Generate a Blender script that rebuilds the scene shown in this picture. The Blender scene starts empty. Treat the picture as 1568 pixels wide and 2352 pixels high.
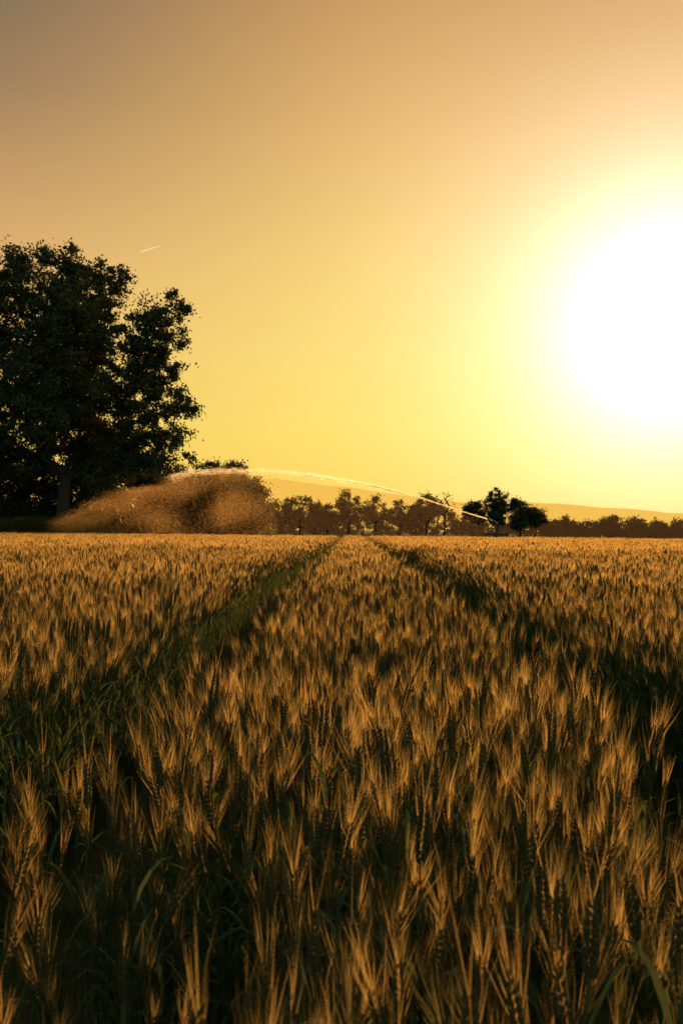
import bpy, math, random
import numpy as np
from mathutils import Vector, Matrix, noise

random.seed(7); rng = np.random.default_rng(7)
scene = bpy.context.scene
scene.view_settings.view_transform = 'Standard'
scene.view_settings.look = 'None'
scene.view_settings.exposure = 0

def lin(c):
    out = []
    for v in c:
        v = v/255.0
        out.append(v/12.92 if v <= 0.04045 else ((v+0.055)/1.055)**2.4)
    return tuple(out)+(1.0,)

SUN_AZ = math.radians(20.2); SUN_EL = math.radians(13.0)
SD = Vector((math.sin(SUN_AZ)*math.cos(SUN_EL), math.cos(SUN_AZ)*math.cos(SUN_EL), math.sin(SUN_EL)))

# ------------------------------------------------------------------ world
world = bpy.data.worlds.new("World"); scene.world = world
world.use_nodes = True
nt = world.node_tree; nt.nodes.clear()
N = nt.nodes.new; L = nt.links.new
def wmath(op, a, b=None, c=None, clamp=False):
    n = N('ShaderNodeMath'); n.operation = op; n.use_clamp = clamp
    for i, v in enumerate((a, b, c)):
        if v is None: continue
        if isinstance(v, (int, float)): n.inputs[i].default_value = v
        else: L(v, n.inputs[i])
    return n.outputs[0]
def wramp(fac, stops, interp='EASE'):
    n = N('ShaderNodeValToRGB'); r = n.color_ramp; r.interpolation = 'LINEAR'
    while len(r.elements) < len(stops): r.elements.new(0.5)
    for e, (p, c) in zip(r.elements, stops):
        e.position = p; e.color = c
    L(fac, n.inputs[0]); return n.outputs[0]
def wmix(f, a, b, mode='MIX'):
    n = N('ShaderNodeMix'); n.data_type = 'RGBA'; n.blend_type = mode
    if isinstance(f, (int, float)): n.inputs[0].default_value = f
    else: L(f, n.inputs[0])
    for i, v in ((6, a), (7, b)):
        if isinstance(v, tuple): n.inputs[i].default_value = v
        else: L(v, n.inputs[i])
    return n.outputs[2]
tc = N('ShaderNodeTexCoord')
sep = N('ShaderNodeSeparateXYZ'); L(tc.outputs['Generated'], sep.inputs[0])
X, Y, Z = sep.outputs
az = wmath('ARCTAN2', X, Y)
zc = wmath('MAXIMUM', Z, 0.0)
centre = wramp(zc, [(0.0, lin((250, 206, 86))), (0.05, lin((252, 214, 92))), (0.12, lin((250, 219, 102))),
                    (0.2, lin((246, 215, 110))), (0.30, lin((241, 203, 113))), (0.42, lin((229, 179, 105))),
                    (0.53, lin((206, 152, 93))), (0.75, lin((105, 105, 92))), (1.0, lin((92, 104, 96)))])
left = wramp(zc, [(0.0, lin((243, 190, 82))), (0.1, lin((243, 198, 98))), (0.2, lin((237, 190, 112))), (0.28, lin((223, 172, 112))),
                  (0.36, lin((190, 146, 103))), (0.44, lin((143, 117, 90))), (0.53, lin((103, 97, 83))), (0.8, lin((92, 102, 94))), (1.0, lin((92, 104, 96)))])
mr = N('ShaderNodeMapRange'); mr.interpolation_type = 'SMOOTHSTEP'
mr.inputs[1].default_value = -0.58; mr.inputs[2].default_value = 0.12
L(az, mr.inputs[0])
base = wmix(mr.outputs[0], left, centre)
dot = N('ShaderNodeVectorMath'); dot.operation = 'DOT_PRODUCT'
L(tc.outputs['Generated'], dot.inputs[0]); dot.inputs[1].default_value = SD
cosang = wmath('MINIMUM', dot.outputs['Value'], 0.999999)
th = wmath('ARCCOSINE', cosang)
mr2 = N('ShaderNodeMapRange'); mr2.interpolation_type = 'SMOOTHSTEP'
mr2.inputs[1].default_value = 0.85; mr2.inputs[2].default_value = 1.8
L(th, mr2.inputs[0])
def vscale(v, s):
    n = N('ShaderNodeVectorMath'); n.operation = 'SCALE'
    if isinstance(v, tuple): n.inputs[0].default_value = v
    else: L(v, n.inputs[0])
    L(s, n.inputs['Scale']); return n.outputs[0]
def vadd(a, b):
    n = N('ShaderNodeVectorMath'); n.operation = 'ADD'; L(a, n.inputs[0]); L(b, n.inputs[1]); return n.outputs[0]
thd = wmath('MULTIPLY', th, 57.29578)
t2 = wmath('MULTIPLY', thd, thd)
def gauss(w2): return wmath('EXPONENT', wmath('MULTIPLY', t2, -1.0/w2))
# opposite the sun the sky is tinted blue-green, added fill for dark tones
tot = wmix(mr2.outputs[0], base, (0.15, 0.25, 0.21, 1))
tot = vadd(tot, vscale((1.0, 1.0, 1.0), gauss(38.0)))
tot = vadd(tot, vscale((0.34, 0.36, 0.46), gauss(130.0)))
tot = vadd(tot, vscale((0.08, 0.12, 0.08), gauss(480.0)))
bg1 = N('ShaderNodeBackground'); L(tot, bg1.inputs[0]); bg1.inputs[1].default_value = 0.98
sky = N('ShaderNodeTexSky'); sky.sky_type = 'NISHITA'; sky.sun_disc = False
sky.sun_elevation = SUN_EL; sky.sun_rotation = SUN_AZ; sky.dust_density = 6.0; sky.air_density = 1.0
tint = wmix(1.0, sky.outputs[0], (0.07, 0.045, 0.02, 1), 'MULTIPLY')
bg2 = N('ShaderNodeBackground'); L(tint, bg2.inputs[0]); bg2.inputs[1].default_value = 0.05
ash = N('ShaderNodeAddShader'); L(bg1.outputs[0], ash.inputs[0]); L(bg2.outputs[0], ash.inputs[1])
wo = N('ShaderNodeOutputWorld'); L(ash.outputs[0], wo.inputs[0])

# sun
sl = bpy.data.lights.new("sun", 'SUN'); sl.energy = 5.0; sl.angle = math.radians(0.5); sl.color = (1.0, 0.66, 0.30)
so = bpy.data.objects.new("sun", sl); scene.collection.objects.link(so)
so.rotation_euler = SD.to_track_quat('Z', 'Y').to_euler(); so.location = (30, 60, 40)

# camera
cam = bpy.data.cameras.new("camera"); co = bpy.data.objects.new("camera", cam); scene.collection.objects.link(co)
cam.sensor_fit = 'VERTICAL'; cam.sensor_height = 36; cam.sensor_width = 24; cam.lens = 30
cam.clip_start = 0.05; cam.clip_end = 30000
co.matrix_world = (Matrix.Translation((0, 0, 1.5)) @ Matrix.Rotation(math.radians(0.76), 4, 'Z') @
                   Matrix.Rotation(math.radians(91.23), 4, 'X') @ Matrix.Rotation(math.radians(0.55), 4, 'Z'))
cam.dof.use_dof = True; cam.dof.focus_distance = 5.0; cam.dof.aperture_fstop = 7
scene.camera = co

# ------------------------------------------------------------------ materials
def mat(name, build):
    m = bpy.data.materials.new(name); m.use_nodes = True
    t = m.node_tree; t.nodes.clear()
    o = t.nodes.new('ShaderNodeOutputMaterial')
    t.links.new(build(t), o.inputs[0]); return m
def leafy(c1, c2, trans, transcol, rough=0.6, spec=0.15, nscale=3.0, emit=None, objinfo=True):
    def b(t):
        n = t.nodes.new; l = t.links.new
        no = n('ShaderNodeTexNoise'); no.inputs['Scale'].default_value = nscale
        g = n('ShaderNodeNewGeometry'); l(g.outputs['Position'], no.inputs['Vector'])
        r = n('ShaderNodeValToRGB'); r.color_ramp.elements[0].position = 0.35; r.color_ramp.elements[1].position = 0.65
        r.color_ramp.elements[0].color = c1; r.color_ramp.elements[1].color = c2
        mi = n('ShaderNodeMath'); mi.operation = 'ADD'; 
        sc = n('ShaderNodeMath'); sc.operation = 'MULTIPLY_ADD'; sc.inputs[1].default_value = 0.3; sc.inputs[2].default_value = -0.15
        l(g.outputs['Random Per Island'], sc.inputs[0]); l(no.outputs[0], mi.inputs[0]); l(sc.outputs[0], mi.inputs[1])
        l(mi.outputs[0], r.inputs[0])
        if spec <= 0.1:
            p = n('ShaderNodeBsdfDiffuse'); l(r.outputs[0], p.inputs[0])
        else:
            p = n('ShaderNodeBsdfPrincipled'); p.inputs['Roughness'].default_value = rough
            p.inputs['Specular IOR Level'].default_value = spec
            l(r.outputs[0], p.inputs['Base Color'])
        tr = n('ShaderNodeBsdfTranslucent'); tr.inputs[0].default_value = transcol
        m = n('ShaderNodeMixShader'); m.inputs[0].default_value = trans
        l(p.outputs[0], m.inputs[1]); l(tr.outputs[0], m.inputs[2])
        if emit:
            e = n('ShaderNodeEmission'); e.inputs[0].default_value = emit[0]; e.inputs[1].default_value = emit[1]
            a = n('ShaderNodeAddShader'); l(m.outputs[0], a.inputs[0]); l(e.outputs[0], a.inputs[1]); return a.outputs[0]
        return m.outputs[0]
    return b
M_AWN = mat("wheat_awn", leafy((0.38, 0.24, 0.075, 1), (0.64, 0.41, 0.14, 1), 0.66, (1.0, 0.57, 0.16, 1), 0.5, 0.2, 1.5))
M_AWNG = mat("shaded_wheat_awn", leafy((0.13, 0.14, 0.055, 1), (0.28, 0.23, 0.08, 1), 0.5, (0.46, 0.31, 0.09, 1), 0.5, 0.2, 1.5))  # darker, greener awn, mostly on near plants: foreground shade put into the colour
M_EAR = mat("wheat_ear", leafy((0.05, 0.07, 0.038, 1), (0.11, 0.10, 0.048, 1), 0.10, (0.4, 0.24, 0.07, 1), 0.5, 0.0, 2))
M_STEM = mat("wheat_stem", leafy((0.055, 0.10, 0.055, 1), (0.11, 0.155, 0.07, 1), 0.30, (0.16, 0.16, 0.04, 1), 0.65, 0.0, 2))
M_LEAF = mat("tree_leaf", leafy((0.06, 0.08, 0.045, 1), (0.10, 0.12, 0.06, 1), 0.14, (0.10, 0.07, 0.02, 1), 0.7, 0.0, 0.4))
M_LEAF2 = mat("hazed_tree_leaf", leafy((0.05, 0.05, 0.02, 1), (0.08, 0.07, 0.03, 1), 0.2, (0.10, 0.07, 0.02, 1), 0.7, 0.0, 0.3, emit=((1.0, 0.42, 0.13, 1), 0.05)))  # emission stands in for warm haze over distant foliage
M_GRASS = mat("grass", leafy((0.06, 0.07, 0.02, 1), (0.12, 0.10, 0.035, 1), 0.3, (0.2, 0.15, 0.05, 1), 0.6, 0.1, 0.5))
def bark(t):
    n = t.nodes.new; l = t.links.new
    no = n('ShaderNodeTexNoise'); no.inputs['Scale'].default_value = 4; no.inputs['Detail'].default_value = 6
    r = n('ShaderNodeValToRGB'); r.color_ramp.elements[0].color = (0.03, 0.022, 0.015, 1); r.color_ramp.elements[1].color = (0.10, 0.075, 0.05, 1)
    l(no.outputs[0], r.inputs[0]); p = n('ShaderNodeBsdfPrincipled'); p.inputs['Roughness'].default_value = 0.9
    l(r.outputs[0], p.inputs['Base Color'])
    bm = n('ShaderNodeBump'); bm.inputs['Strength'].default_value = 0.6; l(no.outputs[0], bm.inputs['Height']); l(bm.outputs[0], p.inputs['Normal'])
    return p.outputs[0]
M_BARK = mat("bark", bark)
def soil(t):
    n = t.nodes.new; l = t.links.new
    g = n('ShaderNodeNewGeometry')
    no = n('ShaderNodeTexNoise'); no.inputs['Scale'].default_value = 2.5; no.inputs['Detail'].default_value = 8; l(g.outputs['Position'], no.inputs['Vector'])
    r = n('ShaderNodeValToRGB'); r.color_ramp.elements[0].position = 0.35; r.color_ramp.elements[1].position = 0.7
    r.color_ramp.elements[0].color = (0.03, 0.03, 0.014, 1); r.color_ramp.elements[1].color = (0.09, 0.07, 0.03, 1)
    l(no.outputs[0], r.inputs[0]); p = n('ShaderNodeBsdfPrincipled'); p.inputs['Roughness'].default_value = 0.95
    p.inputs['Specular IOR Level'].default_value = 0.05
    l(r.outputs[0], p.inputs['Base Color'])
    bm = n('ShaderNodeBump'); bm.inputs['Strength'].default_value = 0.5; l(no.outputs[0], bm.inputs['Height']); l(bm.outputs[0], p.inputs['Normal'])
    return p.outputs[0]
M_SOIL = mat("soil", soil)
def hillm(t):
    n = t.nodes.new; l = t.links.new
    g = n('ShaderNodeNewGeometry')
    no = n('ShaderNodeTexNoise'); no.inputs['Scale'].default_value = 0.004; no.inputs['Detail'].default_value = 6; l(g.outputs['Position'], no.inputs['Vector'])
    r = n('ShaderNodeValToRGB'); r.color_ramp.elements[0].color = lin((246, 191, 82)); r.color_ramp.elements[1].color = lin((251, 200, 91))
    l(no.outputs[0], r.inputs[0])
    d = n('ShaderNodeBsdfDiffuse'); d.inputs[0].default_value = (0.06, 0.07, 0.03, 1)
    e = n('ShaderNodeEmission'); l(r.outputs[0], e.inputs[0]); e.inputs[1].default_value = 1.0  # aerial haze put into the hill as emitted colour
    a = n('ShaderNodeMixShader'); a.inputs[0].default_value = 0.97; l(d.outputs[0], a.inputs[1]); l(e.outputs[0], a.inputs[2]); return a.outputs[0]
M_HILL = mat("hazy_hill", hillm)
def waterm(t):
    n = t.nodes.new; l = t.links.new
    tr = n('ShaderNodeBsdfTranslucent'); tr.inputs[0].default_value = (1.0, 0.93, 0.75, 1)
    tp = n('ShaderNodeBsdfTransparent')
    m = n('ShaderNodeMixShader'); m.inputs[0].default_value = 0.55; l(tp.outputs[0], m.inputs[1]); l(tr.outputs[0], m.inputs[2]); return m.outputs[0]
M_WATER = mat("water", waterm)
def mistm(t):
    n = t.nodes.new; l = t.links.new
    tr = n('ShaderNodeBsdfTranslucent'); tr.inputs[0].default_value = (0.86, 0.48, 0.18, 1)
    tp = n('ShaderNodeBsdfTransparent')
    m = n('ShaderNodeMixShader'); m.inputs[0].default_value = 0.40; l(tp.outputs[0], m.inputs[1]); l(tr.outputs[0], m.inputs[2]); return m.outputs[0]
M_MIST = mat("water_mist", mistm)
def metal(t):
    n = t.nodes.new; l = t.links.new
    no = n('ShaderNodeTexNoise'); no.inputs['Scale'].default_value = 9
    r = n('ShaderNodeValToRGB'); r.color_ramp.elements[0].color = (0.05, 0.05, 0.05, 1); r.color_ramp.elements[1].color = (0.12, 0.10, 0.09, 1)
    l(no.outputs[0], r.inputs[0])
    p = n('ShaderNodeBsdfPrincipled'); p.inputs['Roughness'].default_value = 0.6; p.inputs['Metallic'].default_value = 0.3
    l(r.outputs[0], p.inputs['Base Color']); return p.outputs[0]
M_METAL = mat("galvanised_metal", metal)
def contr(t):
    n = t.nodes.new; l = t.links.new
    e = n('ShaderNodeEmission'); e.inputs[0].default_value = (1, 0.85, 0.6, 1); e.inputs[1].default_value = 1.0  # emission stands in for sunlight on the trail, to outshine the sky
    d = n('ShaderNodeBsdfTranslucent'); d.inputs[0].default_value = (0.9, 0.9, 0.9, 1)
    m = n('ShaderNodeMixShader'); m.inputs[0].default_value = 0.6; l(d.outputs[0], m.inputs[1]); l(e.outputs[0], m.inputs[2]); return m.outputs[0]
M_CON = mat("glowing_ice_crystals", contr)

# ------------------------------------------------------------------ mesh helper
class MB:
    def __init__(s): s.v = []; s.f = []; s.m = []; s.n = 0
    def add(s, V, F, m):
        V = np.asarray(V, float).reshape(-1, 3); k = s.n
        s.v.append(V); s.n += len(V)
        for f in F: s.f.append(tuple(i+k for i in f)); s.m.append(m)
    def addarr(s, V, per, m):
        V = np.asarray(V, float).reshape(-1, 3); k = s.n; s.v.append(V); s.n += len(V)
        F = (np.arange(len(V)).reshape(-1, per)+k).tolist()
        s.f.extend(F); s.m.extend([m]*len(F))
    def obj(s, name, mats, smooth=False, link=True):
        me = bpy.data.meshes.new(name)
        V = np.concatenate(s.v)
        me.from_pydata(V.tolist(), [], s.f)
        for m in mats: me.materials.append(m)
        me.polygons.foreach_set('material_index', s.m)
        if smooth: me.polygons.foreach_set('use_smooth', [True]*len(s.f))
        me.update()
        o = bpy.data.objects.new(name, me)
        if link: scene.collection.objects.link(o)
        return o
def tube(mb, pts, rad, sides, m, cap=False):
    pts = [Vector(p) for p in pts]; V = []; F = []
    up = Vector((0.31, 0.2, 0.93))
    for i, p in enumerate(pts):
        d = (pts[min(i+1, len(pts)-1)]-pts[max(i-1, 0)])
        if d.length < 1e-6: d = Vector((0, 0, 1))
        d.normalize()
        a = d.cross(up)
        if a.length < 0.1: a = d.cross(Vector((1, 0, 0)))
        a.normalize(); b = d.cross(a)
        for k in range(sides):
            t = 2*math.pi*k/sides
            V.append(p+(a*math.cos(t)+b*math.sin(t))*rad[i])
    for i in range(len(pts)-1):
        for k in range(sides):
            k2 = (k+1) % sides
            F.append((i*sides+k, i*sides+k2, (i+1)*sides+k2, (i+1)*sides+k))
    if cap:
        F.append(tuple(range(sides))[::-1]); F.append(tuple((len(pts)-1)*sides+k for k in range(sides)))
    mb.add([tuple(v) for v in V], F, m)

# ------------------------------------------------------------------ wheat plants (mats: 0 awn,1 ear,2 stem,3 shaded awn)
R = random.Random(11)
def ribbon(mb, pts, widths, side, m):
    V = []; F = []
    for p, w in zip(pts, widths):
        V += [tuple(p-side*w*0.5), tuple(p+side*w*0.5)]
    for i in range(len(pts)-1):
        F.append((2*i, 2*i+1, 2*i+3, 2*i+2))
    mb.add(V, F, m)
def plant(mb, ox, oy, lod, dark=None, green=None):
    if dark is None: dark = R.random() < (0.13 if lod == 1 else 0.10)
    if green is None: green = R.random() < {0: 0.45, 1: 0.14, 2: 0.03}[lod]
    H = R.uniform(0.68, 0.89)
    if R.random() < 0.10: H += R.uniform(0.02, 0.07)
    if dark: H = R.uniform(0.86, 0.95)
    la = R.uniform(0, 2*math.pi); lean = R.uniform(0.02, 0.15)
    ld = Vector((math.cos(la), math.sin(la), 0))
    base = Vector((ox, oy, 0))
    def stem(t): return base+Vector((0, 0, H*t))+ld*(lean*t*t)
    pts = [stem(t) for t in ((0, 0.35, 0.7, 1.0) if lod == 0 else (0.25, 1.0))]
    if lod == 0: tube(mb, pts, [0.0024, 0.0022, 0.0018, 0.0013], 4, 2)
    else:
        w = 0.005 if lod == 1 else 0.008
        sa = R.uniform(0, math.pi); ribbon(mb, pts, [w, w*0.7], Vector((math.cos(sa), math.sin(sa), 0)), 2)
    for i in range({0: 5, 1: 4, 2: 2}[lod]):
        t0 = R.uniform(0.3, 0.90); p0 = stem(t0); a = R.uniform(0, 2*math.pi)
        d = Vector((math.cos(a), math.sin(a), 0)); ll = R.uniform(0.13, 0.25); w = R.uniform(0.007, 0.013)*(1 if lod == 0 else 1.3)
        ns = 5 if lod == 0 else 3; up = R.uniform(0.6, 1.3); P = []
        for k in range(ns):
            s = k/(ns-1); P.append(p0+d*(ll*0.5*s**1.15)+Vector((0, 0, ll*(up*s-(up*0.62-0.05)*s**2.3))))
        W = [w*0.7, w, w*0.9, w*0.6, 0.0006] if ns == 5 else [w*0.8, w, 0.001]
        sd = d.cross(Vector((0, 0, 1))); sd = (sd+Vector((0, 0, R.uniform(-0.6, 0.6)))).normalized()
        ribbon(mb, P, W, sd, 2)
    top = stem(1.0)
    ax = (Vector((0, 0, 1))+ld*R.uniform(0.02, 0.34)*(0.4 if dark else 1)+Vector((R.uniform(-.08, .08), R.uniform(-.08, .08), 0))).normalized()
    EL = R.uniform(0.075, 0.105)
    ra = R.uniform(0, math.pi)
    u = ax.cross(Vector((math.cos(ra), math.sin(ra), 0))).normalized(); v = ax.cross(u)
    fat = 1.18 if dark else 1.0
    if lod == 0:
        ns = 20
        for i in range(ns):
            s = i/(ns-1); c = top+ax*(EL*s)
            sgn = 1 if i % 2 else -1
            wd = 0.0066*fat*(1-0.45*abs(2*s-0.9)**2)
            for q in (-1, 1):
                cc = c+u*(sgn*wd*0.75)+v*(q*wd*0.45)
                ad = (ax+u*sgn*0.28+v*q*0.16).normalized()
                a1 = ad.cross(v).normalized(); a2 = ad.cross(a1); rr = wd*0.62; hl = 0.0085
                V = [cc-ad*hl*0.6]+[cc+a1*rr*math.cos(t)+a2*rr*math.sin(t) for t in (0, 1.57, 3.14, 4.71)]+[cc+ad*hl*1.1]
                mb.add([tuple(x) for x in V], [(0, 2, 1), (0, 3, 2), (0, 4, 3), (0, 1, 4), (5, 1, 2), (5, 2, 3), (5, 3, 4), (5, 4, 1)], 1)
    else:
        rr = (0.0088 if lod == 1 else 0.0115)*fat; sd = 5 if lod == 1 else 4
        ts = (0, .25, .7, 1.05) if lod == 1 else (0, .4, 1.05)
        ws = (0.3, 1, .85, .15) if lod == 1 else (.4, 1, .15)
        tube(mb, [top+ax*EL*t for t in ts], [rr*w for w in ws], sd, 1)
    na = {0: 26, 1: 11, 2: 8}[lod]; aw = {0: 0.00040, 1: 0.0014, 2: 0.0052}[lod]
    if dark: na = {0: 8, 1: 3, 2: 1}[lod]
    for i in range(na):
        s = (i+0.5)/na; sgn = 1 if i % 2 else -1
        p0 = top+ax*(EL*(0.12+0.88*s))
        spread = R.uniform(0.02, 0.32)*(1.15-0.5*s)
        d = (ax+u*sgn*spread+v*R.uniform(-0.18, 0.18)).normalized()
        al = R.uniform(0.07, 0.14)*(1.05-0.2*s)
        ta = R.uniform(0, math.pi)
        sdv = d.cross(Vector((math.cos(ta), math.sin(ta), 0.3))).normalized()
        am = 3 if green else 0
        if lod == 0:
            cv = d.cross(sdv)*R.uniform(-0.006, 0.006)
            m1 = p0+d*al*0.55+cv; e = p0+d*al
            V = [p0-sdv*aw*0.5, p0+sdv*aw*0.5, m1+sdv*aw*0.45, m1-sdv*aw*0.45, e]
            mb.add([tuple(x) for x in V], [(0, 1, 2, 3), (3, 2, 4)], am)
        else:
            V = [p0-sdv*aw*0.5, p0+sdv*aw*0.5, p0+d*al]
            mb.add([tuple(x) for x in V], [(0, 1, 2)], am)

wcol = bpy.data.collections.new("wheat_plants")
wm = [M_AWN, M_EAR, M_STEM, M_AWNG]
n0, n1, n2 = 24, 8, 7
idx = 0
for i in range(n0):
    mb = MB(); plant(mb, 0, 0, 0, dark=(i % 8 == 3), green=(i % 3 == 0)); wcol.objects.link(mb.obj("wheat_plant_%02d" % idx, wm, link=False)); idx += 1
for i in range(n1):
    mb = MB()
    for k in range(13):
        plant(mb, R.uniform(-.12, .12), R.uniform(-.12, .12), 1)
    wcol.objects.link(mb.obj("wheat_plant_%02d" % idx, wm, link=False)); idx += 1
for i in range(n2):
    mb = MB()
    for k in range(26):
        plant(mb, R.uniform(-.22, .22), R.uniform(-.22, .22), 2)
    wcol.objects.link(mb.obj("wheat_plant_%02d" % idx, wm, link=False)); idx += 1

TL, TR = -0.90, 1.14; HW = 0.33
def wob(y): return 0.05*math.sin(y*0.35)+0.03*math.sin(y*1.3+1)
P = []; ROT = []; SC = []; ID = []
def field_edge(x): return 74.0 + 1.5*math.sin(x*0.1)
def put(x, y, i, clear):
    w = wob(y)
    e = R.uniform(-.04, .03)
    if y > 2.0 and abs(x-TL-w) < HW+clear+e: return
    if y > 1.5 and abs(x-TR-w) < HW+clear+e: return
    if y > field_edge(x): return
    nv = noise.noise(Vector((x*1.3, y*0.9, 3.1))); nl = noise.noise(Vector((x*0.25, y*0.12, 9)))
    if i < n0 and nv < -0.2 and R.random() < 0.7: return
    s = 1.0+0.15*nv+0.05*nl
    P.append((x, y, 0)); ROT.append((R.uniform(-.08, .08), R.uniform(-.08, .08), R.uniform(0, 6.283)))
    SC.append(s*R.uniform(0.92, 1.05)); ID.append(i)
def halfw(y): return 2.6+0.45*max(y, 0)
NEAR = 8.0; MID = 24.0
y = -0.6
while y < NEAR:
    step = 0.052; x = -halfw(y)
    while x < halfw(y):
        put(x+R.uniform(-.034, .034), y+R.uniform(-.034, .034), R.randrange(n0), 0.0); x += step
    y += step
y = NEAR
while y < MID:
    step = 0.16; x = -halfw(y)
    while x < halfw(y):
        put(x+R.uniform(-.05, .05), y+R.uniform(-.05, .05), n0+R.randrange(n1), 0.13); x += step
    y += step
y = MID
while y < 76:
    step = 0.31; x = -halfw(y)-2
    while x < halfw(y)+2:
        put(x+R.uniform(-.09, .09), y+R.uniform(-.09, .09), n0+n1+R.randrange(n2), 0.16 if y < 45 else 0.08); x += step
    y += step
print("wheat instances", len(P))
def scatter(name, P, ROT, SC, ID, col):
    me = bpy.data.meshes.new(name); me.from_pydata(P, [], []); o = bpy.data.objects.new(name, me)
    scene.collection.objects.link(o)
    a = me.attributes.new("rot", 'FLOAT_VECTOR', 'POINT'); a.data.foreach_set('vector', np.array(ROT, 'f').ravel())
    a = me.attributes.new("scl", 'FLOAT', 'POINT'); a.data.foreach_set('value', np.array(SC, 'f'))
    a = me.attributes.new("idx", 'INT', 'POINT'); a.data.foreach_set('value', np.array(ID, 'i'))
    ng = bpy.data.node_groups.new(name+"_scatter", 'GeometryNodeTree')
    ng.interface.new_socket("Geometry", in_out='INPUT', socket_type='NodeSocketGeometry')
    ng.interface.new_socket("Geometry", in_out='OUTPUT', socket_type='NodeSocketGeometry')
    n = ng.nodes.new; l = ng.links.new
    gi = n('NodeGroupInput'); go = n('NodeGroupOutput')
    ci = n('GeometryNodeCollectionInfo'); ci.inputs['Collection'].default_value = col
    ci.inputs['Separate Children'].default_value = True; ci.inputs['Reset Children'].default_value = True
    ip = n('GeometryNodeInstanceOnPoints'); ip.inputs['Pick Instance'].default_value = True
    def na(nm, ty):
        q = n('GeometryNodeInputNamedAttribute'); q.data_type = ty; q.inputs[0].default_value = nm
        return [s for s in q.outputs if s.enabled and s.name == 'Attribute'][0]
    l(gi.outputs[0], ip.inputs['Points']); l(ci.outputs[0], ip.inputs['Instance'])
    l(na('idx', 'INT'), ip.inputs['Instance Index'])
    l(na('rot', 'FLOAT_VECTOR'), ip.inputs['Rotation']); l(na('scl', 'FLOAT'), ip.inputs['Scale'])
    l(ip.outputs[0], go.inputs[0])
    md = o.modifiers.new("scatter", 'NODES'); md.node_group = ng
    return o
scatter("wheat_field", P, ROT, SC, ID, wcol)

# ------------------------------------------------------------------ ground
mb = MB(); G = 9000
mb.add([(-G, -200, 0), (G, -200, 0), (G, G, 0), (-G, G, 0)], [(0, 1, 2, 3)], 0)
mb.obj("ground", [M_SOIL])

# ------------------------------------------------------------------ grass verge
gcol = bpy.data.collections.new("grass_tufts")
for i in range(5):
    mb = MB()
    for k in range(70):
        a = R.uniform(0, 6.28); r = R.uniform(0, .55); b = Vector((r*math.cos(a), r*math.sin(a), 0))
        h = R.uniform(0.5, 1.2); a2 = R.uniform(0, 6.28); d = Vector((math.cos(a2), math.sin(a2), 0)); w = R.uniform(.012, .03)
        sd = d.cross(Vector((0, 0, 1)))
        ribbon(mb, [b, b+d*.1*h+Vector((0, 0, h*.6)), b+d*.35*h+Vector((0, 0, h))], [w, w*.8, .002], sd, 0)
    gcol.objects.link(mb.obj("grass_tuft_%d" % i, [M_GRASS], link=False))
P = []; ROT = []; SC = []; ID = []
for k in range(10000):
    y = 74.5+R.random()**1.5*70; x = R.uniform(-0.5*y-8, 0.5*y+8)
    if y < field_edge(x)+0.4: continue
    s = R.uniform(.5, .9)
    if x < -21 and y < 84: s = R.uniform(1.0, 1.9)
    P.append((x, y, 0)); ROT.append((0, 0, R.uniform(0, 6.28))); SC.append(s); ID.append(R.randrange(5))
for k in range(900):
    x = R.uniform(-48, -23); y = R.uniform(75.5, 79)
    P.append((x, y, 0)); ROT.append((0, 0, R.uniform(0, 6.28))); SC.append(R.uniform(1.2, 2.3)); ID.append(R.randrange(5))
scatter("tall_grass", P, ROT, SC, ID, gcol)

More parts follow.
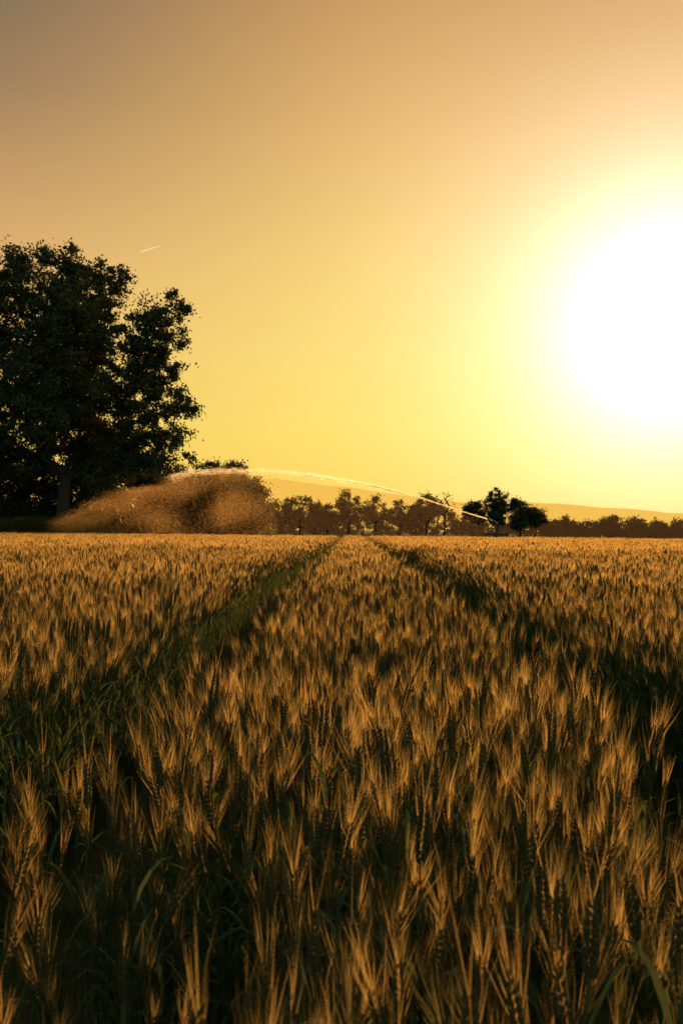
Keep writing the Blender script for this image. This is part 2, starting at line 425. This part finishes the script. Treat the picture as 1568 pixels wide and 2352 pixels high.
# ------------------------------------------------------------------ trees
def leaves(mb, C, rad, per, size, m, flat=0.8):
    C = np.asarray(C); k = len(C)
    c = np.repeat(C, per, 0); rr = np.repeat(rad, per)
    st = np.repeat(rng.uniform(.5, 1.35, (k, 3)), per, 0)*np.array([1, 1, flat])
    pos = c+rng.normal(size=(k*per, 3))*(rr*0.52)[:, None]*st
    a = rng.normal(size=(k*per, 3)); a /= np.linalg.norm(a, axis=1)[:, None]
    b = np.cross(a, rng.normal(size=(k*per, 3))); b /= np.linalg.norm(b, axis=1)[:, None]
    s = size*rng.uniform(.6, 1.3, k*per)[:, None]
    V = np.stack([pos-a*s*.6, pos+b*s*.34-a*s*.05, pos+a*s*.6, pos-b*s*.34-a*s*.05], 1)
    mb.addarr(V, 4, m)
def tree(name, base, lobes, ncl, per, size, trunk, clr=(0.7, 1.3), link=True, mb=None, leafm=0, barkm=1, mats=None, seed=0, bare=False, minbr=0.02, pw=0.85):
    rr = random.Random(seed); own = mb is None
    if own: mb = MB()
    base = Vector(base)
    vols = [l[3]*l[4]*l[5] for l in lobes]; C = []
    vols = [v**pw for v in vols]
    for i in range(ncl):
        l = rr.choices(lobes, vols)[0]
        d = Vector((rr.gauss(0, 1), rr.gauss(0, 1), rr.gauss(0, 1))).normalized()*(rr.random()**0.38)
        C.append(Vector((l[0]+d.x*l[3], l[1]+d.y*l[4], l[2]+d.z*l[5])))
    th, tr, tlean = trunk
    nodes = []; par = []
    nt_ = 5
    for i in range(nt_):
        t = i/(nt_-1); nodes.append(Vector((tlean*t*t, 0, th*t))); par.append(i-1)
    origin = nodes[-1]
    C.sort(key=lambda c: (c-origin).length)
    for c in C:
        NA = np.array(nodes[2:]); cv = np.array(c); ov = np.array(origin)
        dd = np.linalg.norm(NA-cv, axis=1)+0.25*np.linalg.norm(NA-ov, axis=1)+np.where(NA[:, 2] > c.z+1, NA[:, 2]-c.z, 0)
        best = int(np.argmin(dd))+2
        a = nodes[best]; v = c-a; nseg = max(1, int(v.length/1.3)); p = best
        for s in range(1, nseg+1):
            t = s/nseg
            q = a+v*t+Vector((rr.gauss(0, .10), rr.gauss(0, .10), 0.12*v.length*math.sin(math.pi*t)+rr.gauss(0, .06)))*(1 if s < nseg else 0)
            nodes.append(q); par.append(p); p = len(nodes)-1
    cnt = [0]*len(nodes)
    ch = [0]*len(nodes)
    for j in range(len(nodes)-1, -1, -1):
        if ch[j] == 0: cnt[j] += 1
        if par[j] >= 0: cnt[par[j]] += cnt[j]; ch[par[j]] += 1
    tot = cnt[0]
    rad = [max(minbr, tr*(c/tot)**0.52) for c in cnt]
    for j in range(1, len(nodes)):
        p = par[j]; ra = min(rad[p], rad[j]*1.5) if p >= 4 else rad[p]
        rb = rad[j]
        if j <= 4: ra, rb = tr*(1.35 if p == 0 else 1-0.05*p), tr*(1-0.05*j)
        tube(mb, [base+nodes[p], base+nodes[j]], [ra, rb], 6 if rad[j] > .1 else 4, barkm)
    if not bare:
        Cw = np.array([tuple(base+c) for c in C]); rd = np.array([rr.uniform(*clr) for _ in C])
        leaves(mb, Cw, rd, per, size, leafm)
    if own: return mb.obj(name, mats)
    return mb

K = 80/1960.0   # metres per unit at oak distance
def ol(px, py, r, dy=0, rz=None, rx=None):
    return ((px-140)*K, dy, 1.5+(1218-py)*K, (rx or r)*K, r*K*0.8, (rz or r)*K)
oak = [ol(80, 680, 100), ol(200, 690, 92), ol(-60, 700, 115), ol(130, 630, 50), ol(265, 645, 42), ol(30, 615, 45), ol(150, 590, 26), ol(80, 595, 26), ol(0, 590, 25), ol(-80, 610, 60),
       ol(345, 730, 45), ol(410, 715, 24), ol(388, 685, 20), ol(320, 780, 78), ol(405, 778, 26), ol(345, 855, 60), ol(395, 850, 25), ol(320, 920, 90), ol(410, 930, 34), ol(402, 995, 38), ol(335, 1020, 75), ol(432, 942, 20),
       ol(200, 850, 125, -2), ol(60, 850, 130, 1), ol(-100, 880, 150), ol(200, 980, 115, 2), ol(60, 1000, 100, -2), ol(-80, 1030, 110), ol(300, 1065, 62), ol(398, 1070, 40), ol(240, 1090, 55), ol(432, 1068, 20),
       ol(100, 800, 110, 5), ol(150, 900, 120, -5), ol(200, 760, 90, -5), ol(150, 1000, 90, 6)]
tree("oak_tree", ((140-810)*K, 80, 0), oak, 1850, 110, 0.26, (6.5, 0.62, 0.3), clr=(0.35, 1.1), mats=[M_LEAF, M_BARK], seed=3, pw=0.72)

# thicket behind oak
K2 = 92/1960.0
mb = MB(); C = []; rd = []
for k in range(1250):
    px = R.uniform(-330, 600)
    top = 1040+22*math.sin(px*.02)+18*math.sin(px*.07)
    if px > 300: top += (px-300)*0.35
    py = R.uniform(top, 1235)
    C.append(((px-810)*K2, 90+R.uniform(0, 6), 1.5+(1218-py)*K2)); rd.append(R.uniform(.7, 1.3))
leaves(mb, C, np.array(rd), 120, 0.3, 0)
for k in range(14):
    x = -53+k*2.6+R.uniform(-1, 1); tube(mb, [(x, 93, 0), (x+R.uniform(-.5, .5), 93, 3), (x+R.uniform(-1, 1), 93, 6)], [.18, .13, .04], 6, 1)
mb.obj("shrub_thicket", [M_LEAF, M_BARK])

# distant treeline at 150 m
K3 = 150/1960.0
def tx(px, d=150): return (px-810)*d/1960.0
def tz(py, d=150): return 1.5+(1218-py)*d/1960.0
mb = MB()
row = [(648, 1136, 40), (690, 1132, 42), (722, 1150, 26), (752, 1152, 26), (800, 1122, 34), (862, 1132, 32), (918, 1142, 34), (958, 1150, 26),
       (1088, 1146, 30), (1192, 1142, 24), (1225, 1160, 28), (1265, 1188, 24), (1305, 1180, 28), (1350, 1190, 28), (1400, 1180, 32), (1450, 1188, 30), (1500, 1190, 28), (1545, 1192, 28), (1600, 1190, 30), (1660, 1185, 34), (1720, 1190, 34), (1790,1190,34)]
for i, (px, py, w) in enumerate(row):
    H = tz(py); w_ = w*K3; x = tx(px); yy = 150+R.uniform(-3, 3)
    rz = min(H*0.42, w_*1.3)
    lob = [(0, 0, H-rz*.95, w_*.75, w_*.75, rz*.9), (-w_*.5, 0, H*.55, w_*.6, w_*.7, H*.25), (w_*.5, 0, H*.5, w_*.6, w_*.7, H*.28), (0, 0, H*.35, w_, w_*.8, H*.22),
           (R.uniform(-.5, .5)*w_, 0, H-rz*.4, w_*.35, w_*.35, rz*.35)]
    tree("", (x, yy, 0), lob, 60, 70, 0.3, (H*.35, .2, 0.1), clr=(.45, .9), mb=mb, seed=50+i, minbr=.03)
C = []; rd = []
for k in range(1000):
    px = R.uniform(560, 1850); top = (1172 if px < 1060 else 1196)+10*math.sin(px*.03)+8*math.sin(px*.11)
    C.append((tx(px), 152+R.uniform(0, 4), tz(R.uniform(top, 1240)))); rd.append(R.uniform(.5, 1.0))
leaves(mb, C, np.array(rd), 75, 0.34, 0)
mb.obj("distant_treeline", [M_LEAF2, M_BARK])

# individual trees in the row
H = tz(1113, 143)
tree("tree", (tx(1140, 143), 143, 0), [(0, 0, H*.80, 1.7, 1.6, H*.17), (-.9, 0, H*.62, 1.6, 1.5, H*.13), (.9, 0, H*.6, 1.6, 1.5, H*.14), (0, 0, H*.42, 1.7, 1.5, H*.15), (-3.6, 0, H*.62, 1.2, 1.2, 1.0), (-4.7, 0, H*.58, 1.0, 1.0, .8), (-2.6, 0, H*.52, .9, .9, .9), (-3.4, 0, H*.42, 1.6, 1.2, 1.3)],
     170, 70, 0.27, (H*.3, .28, .2), clr=(.35, .8), mats=[M_LEAF, M_BARK], seed=91, minbr=.04, pw=.7)
H = tz(1137, 144)
tree("tree.001", (tx(1192, 144), 144, 0), [(-.6, 0, H*.84, 1.1, 1.1, H*.12), (1.3, 0, H*.62, 1.6, 1.4, H*.16), (3.0, 0, H*.48, 1.5, 1.3, H*.15), (0, 0, H*.45, 1.8, 1.4, H*.2)],
     120, 70, 0.27, (H*.3, .22, .2), clr=(.35, .8), mats=[M_LEAF, M_BARK], seed=92, minbr=.04, pw=.7)
H = tz(1126, 146)
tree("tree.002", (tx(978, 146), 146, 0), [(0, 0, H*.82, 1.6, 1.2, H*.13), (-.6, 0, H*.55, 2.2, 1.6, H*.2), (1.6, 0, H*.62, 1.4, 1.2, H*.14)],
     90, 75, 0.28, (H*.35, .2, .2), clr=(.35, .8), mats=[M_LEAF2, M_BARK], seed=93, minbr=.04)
tree("bare_tree", (tx(1020, 146), 146, 0), [(0, 0, H*.75, 2.2, 1.6, H*.28), (-.2, 0, H*.9, 1.2, 1, H*.12)],
     70, 0, 0.3, (H*.35, .2, .1), mats=[M_LEAF2, M_BARK], seed=94, bare=True, minbr=.03)
K4 = 112/1960.0
H = 1.5+(1218-1090)*K4
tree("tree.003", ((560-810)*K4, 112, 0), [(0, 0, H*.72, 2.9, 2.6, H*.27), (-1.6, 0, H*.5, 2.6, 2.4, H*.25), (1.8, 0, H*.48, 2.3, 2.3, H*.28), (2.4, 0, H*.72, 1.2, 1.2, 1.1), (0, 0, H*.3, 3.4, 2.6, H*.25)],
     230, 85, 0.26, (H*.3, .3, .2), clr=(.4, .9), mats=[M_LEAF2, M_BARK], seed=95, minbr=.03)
K4 = 118/1960.0
H = 1.5+(1218-1056)*K4
tree("tree.004", ((510-810)*K4, 118, 0), [(0, 0, H*.86, 3.6, 2.6, H*.12), (2.5, 0, H*.84, 1.4, 1.4, H*.08), (-2, 0, H*.7, 3, 2.6, H*.2), (1, 0, H*.6, 2.6, 2.3, H*.22), (0, 0, H*.35, 4, 2.6, H*.25), (-5, 0, H*.6, 3, 2, H*.25)],
     300, 90, 0.28, (H*.3, .3, .2), clr=(.45, .95), mats=[M_LEAF, M_BARK], seed=96, minbr=.03)

# ------------------------------------------------------------------ hills
K5 = 4500/1960.0
prof = [(-2500, 1150), (-1200, 1120), (-300, 1110), (300, 1112), (560, 1106), (640, 1103), (700, 1109), (760, 1118), (800, 1119), (850, 1130), (930, 1136), (1000, 1146), (1100, 1156), (1200, 1152), (1260, 1153), (1350, 1160), (1420, 1163), (1500, 1170), (1570, 1173), (1800, 1180), (2600, 1170), (4200, 1190)]
xs = np.array([(p-810)*K5 for p, _ in prof]); zs = np.array([1.5+(1218-q)*K5 for _, q in prof])
V = []; F = []; nx = 500; ny = 8
gx = np.linspace(xs[0], xs[-1], nx)
for j in range(ny):
    t = j/(ny-1)
    for x in gx:
        z = np.interp(x, xs, zs)+8*noise.noise(Vector((x*.006, 1, 0)))+4*noise.noise(Vector((x*.02, 5, 0)))
        sh = math.sin(math.pi*0.5*t)
        V.append((x, 3400+1100*t+60*noise.noise(Vector((x*.002, t*3, 2))), z*sh if t < 1 else z))
for j in range(ny-1):
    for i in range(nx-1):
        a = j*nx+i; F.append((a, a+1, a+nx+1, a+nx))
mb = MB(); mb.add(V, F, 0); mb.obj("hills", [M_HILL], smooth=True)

# ------------------------------------------------------------------ irrigation sprinkler
KS = 70/1960.0
def sx(px): return (px-810)*KS
def sz(py): return 1.5+(1222-py)*KS
e = bpy.data.objects.new("irrigation_sprinkler", None); scene.collection.objects.link(e)
e.location = (sx(1138), 70, 0); e.scale = (1.1, 1.1, 1.15)
def part(name, fn):
    mb = MB(); fn(mb); o = mb.obj(name, [M_METAL]); o.parent = e; return o
def frame(mb):
    tube(mb, [(-.85, 0, 1.12), (.85, 0, 1.12)], [.065, .065], 6, 0, True)
    tube(mb, [(0, -.7, 1.1), (0, .7, 1.1)], [.05, .05], 6, 0, True)
    for x in (-.82, .82):
        tube(mb, [(x, -.4, 1.12), (x, .4, 1.12)], [.055, .055], 6, 0, True)
        tube(mb, [(x, 0, 1.10), (x, 0, 1.26)], [.05, .05], 6, 0, True)
        for y in (-.35, .35): tube(mb, [(x, y, 1.12), (x*1.05, y*1.4, .02)], [.05, .045], 6, 0, True)
def wheels(mb):
    for x in (-.9, .9):
        for y in (-.5, .5):
            pts = [(x, y+.28*math.cos(a), .29+.28*math.sin(a)) for a in np.linspace(0, 2*math.pi, 17)]
            tube(mb, pts, [.07]*17, 6, 0)
            tube(mb, [(x-.08, y, .29), (x+.08, y, .29)], [.08, .08], 8, 0, True)
            for a in (0, 1.05, 2.1): tube(mb, [(x, y-.26*math.cos(a), .29-.26*math.sin(a)), (x, y+.26*math.cos(a), .29+.26*math.sin(a))], [.015, .015], 4, 0)
def riser(mb):
    tube(mb, [(0, 0, .7), (0, 0, 1.75)], [.12, .08], 8, 0, True)
    tube(mb, [(0, 0, .95), (0, 0, 1.22)], [.24, .24], 10, 0, True)
    tube(mb, [(0, 0, 1.7), (.02, 0, 1.85), (-.08, 0, 1.95)], [.09, .1, .09], 8, 0, True)
    tube(mb, [(.25, 0, 1.2), (.05, 0, 1.7)], [.02, .02], 5, 0)
    tube(mb, [(0, 0, 1.75), (.35, 0, 1.65), (.42, 0, 1.55)], [.025, .025, .06], 5, 0, True)
def barrel(mb):
    tube(mb, [(.1, 0, 1.88), (-.1, 0, 1.96), (-.62, 0, 2.22), (-.66, 0, 2.24)], [.08, .075, .045, .05], 8, 0, True)
    tube(mb, [(-.1, 0, 2.0), (-.45, 0, 2.32), (-.68, 0, 2.34)], [.015, .015, .03], 5, 0, True)
def hose(mb):
    tube(mb, [(0, .7, 1.05), (0, 1.2, .6), (.2, 2.2, .1), (.6, 5, .08), (1.5, 14, .08)], [.06]*5, 6, 0)
for nme, fn in (("frame", frame), ("wheels", wheels), ("riser", riser), ("gun_barrel", barrel), ("supply_hose", hose)): part(nme, fn)

# water jet
jp = [(1119, 1193), (1060, 1176), (970, 1147), (900, 1129), (830, 1113), (770, 1103), (720, 1096), (650, 1088), (590, 1085), (500, 1086), (430, 1092), (388, 1102)]
jx = np.array([sx(p[0]) for p in jp]); jz = np.array([sz(p[1]) for p in jp])
mb = MB()
def streaks(mb, n, x0, x1, z0, z1, ys_, l0, w0, bias=1.0, m=0):
    u = rng.random(n)**bias; x = x0+(x1-x0)*u
    s = (x-jx[0])/(jx[-1]-jx[0]); s = np.clip(s, 0, 1)
    z = np.interp(-x, -jx, jz)+rng.normal(size=n)*(z0+(z1-z0)*s)-np.abs(rng.normal(size=n))*z1*s
    y = 70+rng.normal(size=n)*ys_*(.05+s)
    dz = np.interp(-(x-.3), -jx, jz)-np.interp(-x, -jx, jz)
    d = np.stack([-np.full(n, .3), rng.normal(size=n)*.02, dz+rng.normal(size=n)*.015], 1); d /= np.linalg.norm(d, axis=1)[:, None]
    p = np.stack([x, y, z], 1); l = l0*rng.uniform(.3, 1.2, n)[:, None]; w = w0*rng.uniform(.5, 1.2, n)[:, None]
    b = np.cross(d, np.array([0, 1.0, 0])+rng.normal(size=(n, 3))*.25); b /= np.linalg.norm(b, axis=1)[:, None]
    mb.addarr(np.stack([p-d*l, p+b*w, p+d*l, p-b*w], 1), 4, m)
streaks(mb, 900, sx(1119), sx(850), .015, .06, .15, .30, .021)
streaks(mb, 800, sx(930), sx(700), .02, .14, .4, .35, .016)
streaks(mb, 1500, sx(740), sx(388), .02, .13, .8, .22, .013)
mb.obj("water_jet", [M_WATER])

# spray mist: falling droplets
tp = [(135, 1212), (200, 1166), (250, 1140), (370, 1122), (388, 1104), (430, 1092), (500, 1087), (590, 1086), (650, 1090), (720, 1098), (830, 1116), (970, 1150), (1090, 1195)]
tpx = np.array([p[0] for p in tp], float); tpz = np.array([p[1] for p in tp], float)
n = 250000
u = rng.random(n)
px = np.where(u < .84, 135+500*rng.random(n)**.9, 500+600*rng.random(n)**1.8)
tpv = np.interp(px, tpx, tpz)
py = tpv+(1232-tpv)*rng.random(n)**1.3
keep = rng.random(n) < np.clip(.6+.4*np.array([noise.noise(Vector((a*.012+b*.006, b*.02, 0)))*2 for a, b in zip(px, py)]), .15, 1)
keep &= rng.random(n) < np.clip(1.0-(px-540)/170, .4, 1)
px, py = px[keep], py[keep]; n = len(px)
p = np.stack([(px-810)*KS, 70+rng.normal(size=n)*1.5, 1.5+(1222-py)*KS], 1)
p[:, 2] = np.maximum(p[:, 2]+rng.normal(size=n)*.05, .6)
d = np.stack([-.55+rng.normal(size=n)*.25, rng.normal(size=n)*.3, -.8+rng.normal(size=n)*.2], 1); d /= np.linalg.norm(d, axis=1)[:, None]
b = np.cross(d, rng.normal(size=(n, 3))); b /= np.linalg.norm(b, axis=1)[:, None]
l = rng.uniform(.012, .038, n)[:, None]; w = rng.uniform(.006, .012, n)[:, None]
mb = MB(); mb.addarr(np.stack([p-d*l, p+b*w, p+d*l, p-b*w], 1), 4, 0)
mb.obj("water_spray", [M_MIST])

# ------------------------------------------------------------------ contrail
K6 = 6000/1960.0
def cp(px, py): return Vector(((px-810)*K6, 6000, 1.5+(1213-py)*K6))
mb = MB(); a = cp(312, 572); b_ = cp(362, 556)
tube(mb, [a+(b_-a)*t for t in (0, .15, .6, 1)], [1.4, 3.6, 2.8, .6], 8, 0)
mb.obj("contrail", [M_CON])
